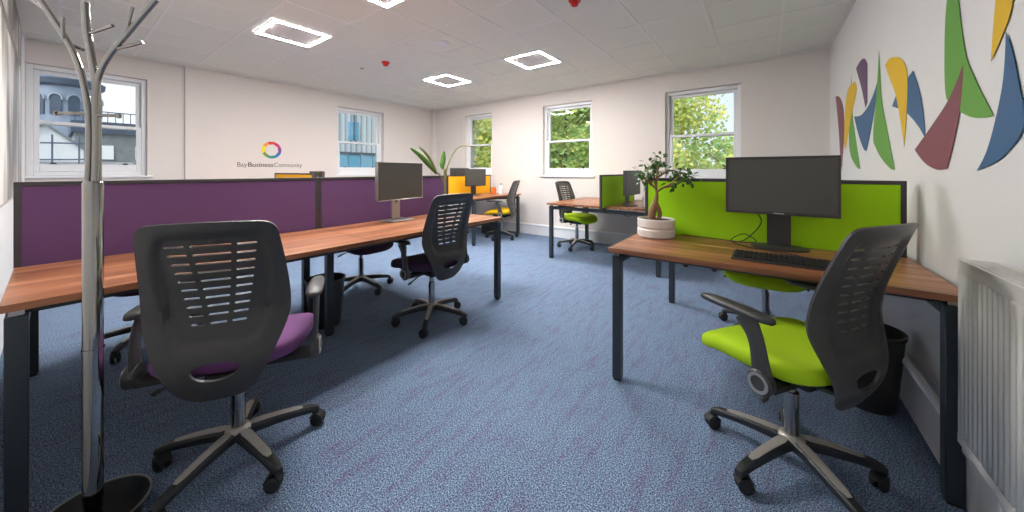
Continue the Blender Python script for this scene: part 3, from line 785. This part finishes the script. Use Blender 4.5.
arm([L(-.0110, 1.115, -.004), L(-.0115, 1.25), L(-.017, 1.36), L(-.032, 1.436), L(-.05, 1.496), L(-.08, 1.556), L(-.121, 1.62), L(-.175, 1.70)],
    pegs=[(L(-.088, 1.560, -.005), Lc(-.096, 1.635, -.02), 0), (L(-.076, 1.55), Lc(-.028, 1.53, .03), 0), (L(-.145, 1.655, .0), Lc(-.21, 1.70, .02), 0), (L(-.014, 1.330), Lc(-.112, 1.331, -.02), 1)])
arm([L(.0110, 1.115, -.004), L(.009, 1.25), L(.008, 1.36), L(.017, 1.445), L(.053, 1.515), L(.113, 1.588), L(.199, 1.69)],
    pegs=[(L(.111, 1.585, -.005), Lc(.124, 1.667, -.01), 0), (L(.078, 1.535), Lc(.158, 1.555, .01), 0), (L(.012, 1.325), Lc(.078, 1.323, .02), 1)])
arm([L(0, 1.115, .012), L(-.001, 1.25, .012), L(.002, 1.40, .008), Lc(-.008, 1.53, .0), Lc(-.020, 1.60, .0), Lc(-.025, 1.68, .0)], r=.0092,
    pegs=[(Lc(-.012, 1.583, .0), Lc(.062, 1.608, -.02), 0)])
TRR = .128
obj('umbrella_tray', lathe(NB(), [(.001, .0), (TRR-.03, .0), (TRR-.025, .005), (TRR-.003, .070), (TRR, .074), (TRR-.004, .074), (TRR-.028, .012), (.001, .012)], 64), 'black_metal', cs)
obj('tray_rim', lathe(NB(), [(TRR-.004, .074), (TRR+.001, .074), (TRR+.001, .079), (TRR-.004, .079)], 64, close=True), 'silver', cs)

# ---------------------------------------------------------------- radiator
rd = thing('radiator', 'white ribbed panel radiator on the right wall, nearest', 'radiator', (.54, 1.20, .28))
Y0, Y1 = -.54, .537; Xf = -.044
bm = NB(); pit = .0275; n = int((Y1-Y0-.03)/pit); prof = []
for i in range(n):
    y0 = Y0+.015+i*pit
    prof += [(y0, Xf+.006), (y0+pit*.30, Xf+.006), (y0+pit*.42, Xf), (y0+pit*.88, Xf), (y0+pit, Xf+.006)]
lo = [bm.verts.new((x, y, .03)) for y, x in prof]; hi = [bm.verts.new((x, y, .545)) for y, x in prof]
for i in range(len(prof)-1): bm.faces.new((lo[i], lo[i+1], hi[i+1], hi[i]))
bmesh.ops.recalc_face_normals(bm, faces=bm.faces)
o = obj('front_panel', bm, 'radiator', rd); s_ = o.modifiers.new('t', 'SOLIDIFY'); s_.thickness = .004; s_.offset = 0
b = NB(); box(b, Xf-.001, Xf+.012, Y0, Y1, .545, .587); box(b, Xf-.001, Xf+.012, Y0, Y1, 0, .03); box(b, Xf, Xf+.012, Y0, Y0+.015, .03, .545); box(b, Xf, Xf+.012, Y1-.015, Y1, .03, .545)
obj('panel_border', b, 'radiator', rd, bevel=.002)
obj('side_cover', B(Xf+.012, .037, Y1-.003, Y1, .01, .58), 'radiator', rd)
obj('side_cover', B(Xf+.012, .037, Y0, Y0+.003, .01, .58), 'radiator', rd)
b = NB(); y = Y0+.01
box(b, Xf+.012, Xf+.020, Y0, Y1, .582, .588); box(b, .028, .036, Y0, Y1, .582, .588)
while y < Y1-.012: box(b, Xf+.020, .028, y, y+.010, .583, .587); y += .0155
obj('top_grille', b, 'radiator', rd)
obj('pipe', tube(NB(), [(0, Y1-.12, 0), (0, Y1-.12, -.28)], .0075, 12), 'white_gloss', rd, smooth=True)

# ---------------------------------------------------------------- bonsai
random.seed(4)
bo = thing('potted_bonsai', 'small bonsai tree in a two-tier white pot at the corner of the right desk', 'plant', (-.562, 2.30, DT))
r0 = .112
obj('pot', lathe(NB(), [(.001, 0), (r0*.93, 0), (r0, .008), (r0, .048), (r0*.955, .056), (r0*.955, .060), (r0, .068), (r0, .112), (r0*.97, .116), (r0*.90, .116), (r0*.88, .10), (.001, .10)], 48), 'pot', bo, bevel=.002)
obj('soil', lathe(NB(), [(.001, .112), (.05, .110), (r0*.88, .104), (.001, .101)], 32), 'soil', bo)
def branch(pts, rads, par, nm='branch', m='bonsai_bark'): return obj(nm, tube(NB(), catmull(pts, 5), [interp(i/(5*(len(pts)-1)), [(k/(len(rads)-1), r_) for k, r_ in enumerate(rads)]) for i in range(5*(len(pts)-1)+1)], 12), m, par, smooth=True)
tk = branch([(-.02, 0, .10), (-.025, 0, .14), (-.012, 0, .19), (.0, 0, .23), (.004, 0, .27), (.0, .0, .31)], [.019, .025, .022, .014, .010, .008], bo, 'trunk')
branch([(.01, .005, .10), (.02, .01, .14), (.012, .005, .19), (.004, 0, .22)], [.010, .014, .011, .006], tk, 'root')
ends = []
for pts in ([(0, 0, .30), (-.035, 0, .345), (-.055, .02, .40), (-.05, .02, .45)], [(0, 0, .30), (.004, 0, .37), (.01, -.01, .43), (.03, -.01, .49)], [(.0, 0, .28), (.05, -.01, .315), (.10, -.02, .345), (.15, -.02, .40)],
            [(.004, 0, .37), (.05, .03, .41), (.09, .04, .42), (.13, .04, .41)], [(.05, -.01, .315), (.11, .03, .33), (.16, .03, .37), (.20, .03, .385)], [(-.03, 0, .34), (-.06, -.03, .36), (-.09, -.03, .40)], [(.0, 0, .32), (-.02, .03, .40), (-.0, .05, .47)]):
    branch(pts, [.008, .005, .003], tk); ends.append(pts[-1]); ends.append(pts[-2])
def leaf(bm, c, d, up, ln, wd):
    """small folded oval leaf, 6 faces"""
    d = Vector(d).normalized(); s = d.cross(Vector(up)); 
    if s.length < 1e-3: s = Vector((1, 0, 0))
    s.normalize(); nn = s.cross(d); c = Vector(c)
    mid = [bm.verts.new(c+d*ln*t_+nn*(-.10*ln*t_*t_)) for t_ in (0, .35, .7, 1)]
    for sg in (1, -1):
        e = [bm.verts.new(c+d*ln*t_+s*sg*wd*k+nn*(.12*wd-.10*ln*t_*t_)) for t_, k in ((.35, .5), (.7, .42))]
        q = [(mid[0], mid[1], e[0]), (mid[1], mid[2], e[1], e[0]), (mid[2], mid[3], e[1])]
        for f_ in q: bm.faces.new(f_ if sg > 0 else f_[::-1])
bm = NB()
for e_ in ends:
    for k in range(22):
        v = Vector((random.gauss(0, 1), random.gauss(0, 1), random.gauss(0, .7))); v.normalize()
        leaf(bm, Vector(e_)+v*random.uniform(.004, .045), v+Vector((0, 0, -.2)), (random.gauss(0, .4), random.gauss(0, .4), 1), random.uniform(.026, .040), random.uniform(.015, .022))
obj('foliage', bm, 'leaf_dark', bo, smooth=True)

# strelitzia on the end of the left bench
st_ = thing('potted_strelitzia', 'tall leafy plant with long arching stems at the far end of the left bench', 'plant', (-2.47, 2.25, DT))
obj('pot', lathe(NB(), [(.001, 0), (.055, 0), (.07, .09), (.073, .11), (.066, .11), (.06, .095), (.001, .095)], 32), 'black_plastic', st_)
obj('soil', lathe(NB(), [(.001, .10), (.063, .098), (.001, .096)], 24), 'soil', st_)
def bleaf(pts, wd, m='leaf_banana'):
    C_ = catmull(pts, 5); n_ = len(C_); b = NB(); rows = []
    for i, p in enumerate(C_):
        t_ = i/(n_-1); d = (C_[min(i+1, n_-1)]-C_[max(i-1, 0)]).normalized()
        s = Vector((.35, .5, .8)); s -= d*s.dot(d); s.normalize(); nn = d.cross(s)
        ww = wd*math.sin(PI*min(1, (t_*.92+.06)))**.7
        rows.append([b.verts.new(p+s*ww*k+nn*abs(k)*ww*.5) for k in (-1, -.5, 0, .5, 1)])
    for a, c in zip(rows, rows[1:]):
        for k in range(4): b.faces.new((a[k], a[k+1], c[k+1], c[k]))
    o = obj('leaf_blade', b, m, st_, smooth=True); s_ = o.modifiers.new('t', 'SOLIDIFY'); s_.thickness = .0015
def P3(y, z, x=0): return (x, y-2.25, z-DT)
for pts in ([P3(2.25, .83), P3(2.235, 1.0), P3(2.20, 1.08), P3(2.14, 1.13)], [P3(2.25, .83), P3(2.245, 1.0), P3(2.225, 1.17)],
            [P3(2.26, .83), P3(2.25, 1.05), P3(2.265, 1.17), P3(2.32, 1.29), P3(2.40, 1.375), P3(2.50, 1.40), P3(2.64, 1.40)], [P3(2.26, .83), P3(2.24, 1.0), P3(2.24, 1.1)]):
    obj('stem', tube(NB(), catmull([(p[0]+.005*k, p[1], p[2]) for k, p in enumerate(pts)], 5), .0065, 10), 'stem_green', st_, smooth=True)
bleaf([P3(2.15, 1.115), P3(2.06, 1.20), P3(1.95, 1.29), P3(1.85, 1.345)], .024)
bleaf([P3(2.13, 1.13, .02), P3(2.06, 1.23, .03), P3(1.98, 1.31, .04), P3(1.91, 1.36, .04)], .014, 'stem_green')
bleaf([P3(2.225, 1.16), P3(2.215, 1.21), P3(2.225, 1.27), P3(2.235, 1.335)], .026)
bleaf([P3(2.24, 1.02, .01), P3(2.24, 1.08, .01), P3(2.245, 1.13, .01), P3(2.25, 1.17, .01)], .016, 'bonsai_bark')

# ---------------------------------------------------------------- outdoors
GZ = -3.6
tag(obj('lawn', B(-60, 30, 5.7, 60, GZ-.3, GZ), 'grass'), 'grass ground outside below the back windows', 'grass', kind='stuff')
tag(obj('yard', B(-110, -6.6, -30, 5.6, GZ-.3, GZ), 'slate'), 'grey paved yard outside the left windows', 'ground', kind='stuff')
def tree(lab, x, y, h, rx, m, seed, n=5200, zc=None, ls=.11, rz=None):
    random.seed(seed)
    t = thing('garden_tree', lab, 'tree', (x, y, GZ), 0, 'autumn trees behind the building')
    b = tube(NB(), catmull([(0, 0, 0), (.08, 0, h*.3), (-.05, .05, h*.6), (.05, 0, h*.92)], 5), [.12-.0068*i for i in range(16)], 10)
    for k in range(9):
        a = k*2.4; z0 = h*(.35+.06*k); l_ = rx*.75
        tube(b, [(0, 0, z0), (l_*.5*math.cos(a), l_*.5*math.sin(a), z0+.5), (l_*math.cos(a), l_*math.sin(a), z0+.8)], [.03, .02, .008], 7)
    obj('trunk', b, 'bark', t, smooth=True)
    zc = zc or h*.62; rz = rz or h*.42
    cl = []
    for k in range(60):
        v = Vector((random.gauss(0, 1), random.gauss(0, 1), random.gauss(0, 1))).normalized()*random.uniform(.35, 1)
        cl.append((Vector((v.x*rx, v.y*rx, zc+v.z*rz)), random.uniform(.35, .7)))
    b = NB()
    for i in range(int(n*1.7)):
        c, r_ = cl[i % len(cl)]
        v = Vector((random.gauss(0, 1), random.gauss(0, 1), random.gauss(0, .8))).normalized(); p = c+v*r_*random.uniform(.5, 1.1)
        d = Vector((random.gauss(0, 1), random.gauss(0, 1), random.gauss(-.3, .8))).normalized(); u = d.orthogonal().normalized(); s = ls*random.uniform(.8, 1.6)
        a_ = [b.verts.new(p), b.verts.new(p+d*s*.5+u*s*.38), b.verts.new(p+d*s), b.verts.new(p+d*s*.5-u*s*.38)]
        b.faces.new(a_)
    obj('crown', b, m, t)
tree('golden tree filling the left of the largest back window', -2.45, 9.2, 8.3, 1.5, 'leaf_gold', 1, n=10000, ls=.085)
tree('green bushy tree low behind the largest back window', -.4, 9.6, 5.6, 1.7, 'leaf_mid', 2, n=11000, ls=.085)
tree('mixed green and yellow tree filling the middle back window', -4.6, 8.8, 8.6, 1.8, 'leaf_mid', 3, n=9000, ls=.09)
tree('yellow-green tree at the left of the middle back window', -7.0, 9.6, 8.8, 1.8, 'leaf_gold', 5, n=5500)
tree('cool green tree seen in the small back window', -9.4, 9.0, 8.4, 1.9, 'leaf_cool', 6, n=6000)
tree('pale tree farther off behind the small back window', -12.4, 11.0, 9.0, 2.2, 'leaf_gold', 7, n=6000, ls=.14)
tree('far blue-green tree under the open sky at the right back window', .6, 17.0, 6.6, 3.2, 'leaf_cool', 8, n=8500, ls=.16)
tree('far green tree row closing the view between trunks', -6.9, 15.5, 9.5, 4.0, 'leaf_mid', 9, n=9000, ls=.24)
tree('far pale tree row at the left between trunks', -14.5, 16.5, 9.5, 4.2, 'leaf_cool', 10, n=9000, ls=.24)

tree('low green shrubby tree closing the foot of the right back window', -1.3, 13.0, 5.6, 2.6, 'leaf_mid', 11, n=9000, ls=.12)
# church tower seen through the left window
ct = thing('church_tower', 'weathered stone church tower seen through the near left window', 'church', (-80, 1.4, GZ))
r_ = 3.0
obj('tower_shaft', lathe(NB(), [(.01, 0), (r_, 0), (r_, 16.6), (r_+.3, 16.8), (r_+.3, 17.3), (r_*.86, 17.6), (r_*.84, 26), (.01, 26)], 16), 'stone', ct)
obj('cornice', lathe(NB(), [(r_, 16.3), (r_+.35, 16.6), (r_+.45, 17.3), (r_, 17.5)], 24, close=True), 'stone_dark', ct)
for k in range(12):
    a = R(30*k+8)
    m_ = NB(); P = [(-.5, 0), (.5, 0)]+[(.5*math.cos(q), 2.0+.7*math.sin(q)) for q in [PI*j/8 for j in range(9)]]
    prism(m_, P, lambda u, z, t: ((r_+t)*math.cos(a)-u*math.sin(a), (r_+t)*math.sin(a)+u*math.cos(a), 12.4+z), -.25, .06)
    ar_ = obj('arched_opening', m_, 'stone_dark', ct)
    m_ = NB(); arc = [(.68*math.cos(q), 2.0+.92*math.sin(q)) for q in [PI*j/10 for j in range(11)]]
    P = arc+[(.55*math.cos(q), 2.0+.78*math.sin(q)) for q in [PI-PI*j/10 for j in range(11)]]
    prism(m_, P, lambda u, z, t: ((r_+t)*math.cos(a)-u*math.sin(a), (r_+t)*math.sin(a)+u*math.cos(a), 12.4+z), -.1, .16)
    obj('arch_moulding', m_, 'clad_rib', ar_)
# white gabled house
gh = thing('gabled_house', 'white gable-ended house with slate roof outside the near left window', 'house', (-35, .1, GZ))
apx = (-.35, 3.9-GZ); el = (-1.6, 2.95-GZ); er = (1.1, 2.45-GZ)
obj('gable_wall', prism(NB(), [(-1.6, 0), (1.1, 0), er, apx, el], lambda a, b_, t: (t, a, b_), -4, 0), 'render_white', gh)
b = NB(); 
for p, q in ((apx, er), (el, apx)):
    n_ = Vector((-(q[1]-p[1]), q[0]-p[0])).normalized()*.12
    prism(b, [p, q, (q[0]+n_.x, q[1]+n_.y), (p[0]+n_.x, p[1]+n_.y)], lambda a, b_, t: (t, a, b_), -4.1, .15)
obj('roof_edge', b, 'slate', gh)
lr = prism(NB(), [(0, 0), (0, 2.2-.25), (-3.0, 3.6)], lambda x_, z, t: (3.2+x_*1.0, t, -GZ-1.9+z), -1.9, 3.2)
obj('lean_to_roof', lr, 'slate', gh)
for z in (2.75, 1.75):
    obj('rail', tube(NB(), [(.8, -1.7, z-GZ), (.8, 1.4, z-GZ+.1)], .045, 8), 'scaffold', gh)
for yv in (-1.2, -.1, .9): obj('pole', tube(NB(), [(.8, yv, 0), (.8, yv, 3.3-GZ)], .04, 8), 'scaffold', gh)
# stone hall with dark roof at right of the window
hl = thing('stone_hall', 'dark stone building with railed flat roof behind the near left window', 'building', (-50, 4.2, GZ))
obj('hall_wall', B(-8, 0, -3.0, 6.5, 0, 4.6-GZ), 'slate', hl)
obj('parapet', B(-8.2, .2, -3.2, 6.7, 4.6-GZ, 5.7-GZ), 'stone_dark', hl)
b = NB()
for k in range(20): box(b, -.1, .0, -3+k*.48, -2.95+k*.48, 5.7-GZ, 6.7-GZ)
box(b, -.1, 0, -3.1, 6.6, 6.62-GZ, 6.7-GZ); obj('railing', b, 'stone_dark', hl)
for k in range(3): obj('window', B(-.0, .08, -1.5+k*2.2, -.7+k*2.2, 2.2-GZ, 3.5-GZ), 'render_white', hl)
# clad building outside the second left window
cb = thing('clad_building', 'pale ribbed cladding building with blue glazing outside the far left window', 'building', (-9.6, 5.6, GZ))
obj('cladding', B(-3, 0, -2.1, 1.4, 0, 7.6), 'clad_white', cb)
b = NB(); y = -2.1
while y < 1.36: box(b, 0, .04, y, y+.035, 5.28, 7.6); y += .16
obj('cladding_ribs', b, 'clad_rib', cb)
wn = obj('window', B(0, .05, -.54, -.25, 5.62, 6.15), 'blue_glass', cb)
obj('window_bar', B(.05, .08, -.42, -.39, 5.62, 7.0), 'scaffold', wn)
b = NB(); y = -2.1
while y < 1.36: box(b, 0, .05, y+.02, y+.36, 4.2, 5.20); y += .38
obj('lower_glazing', b, 'blue_glass', cb)
obj('rail', B(0, .07, -2.1, 1.4, 5.22, 5.28), 'scaffold', cb)
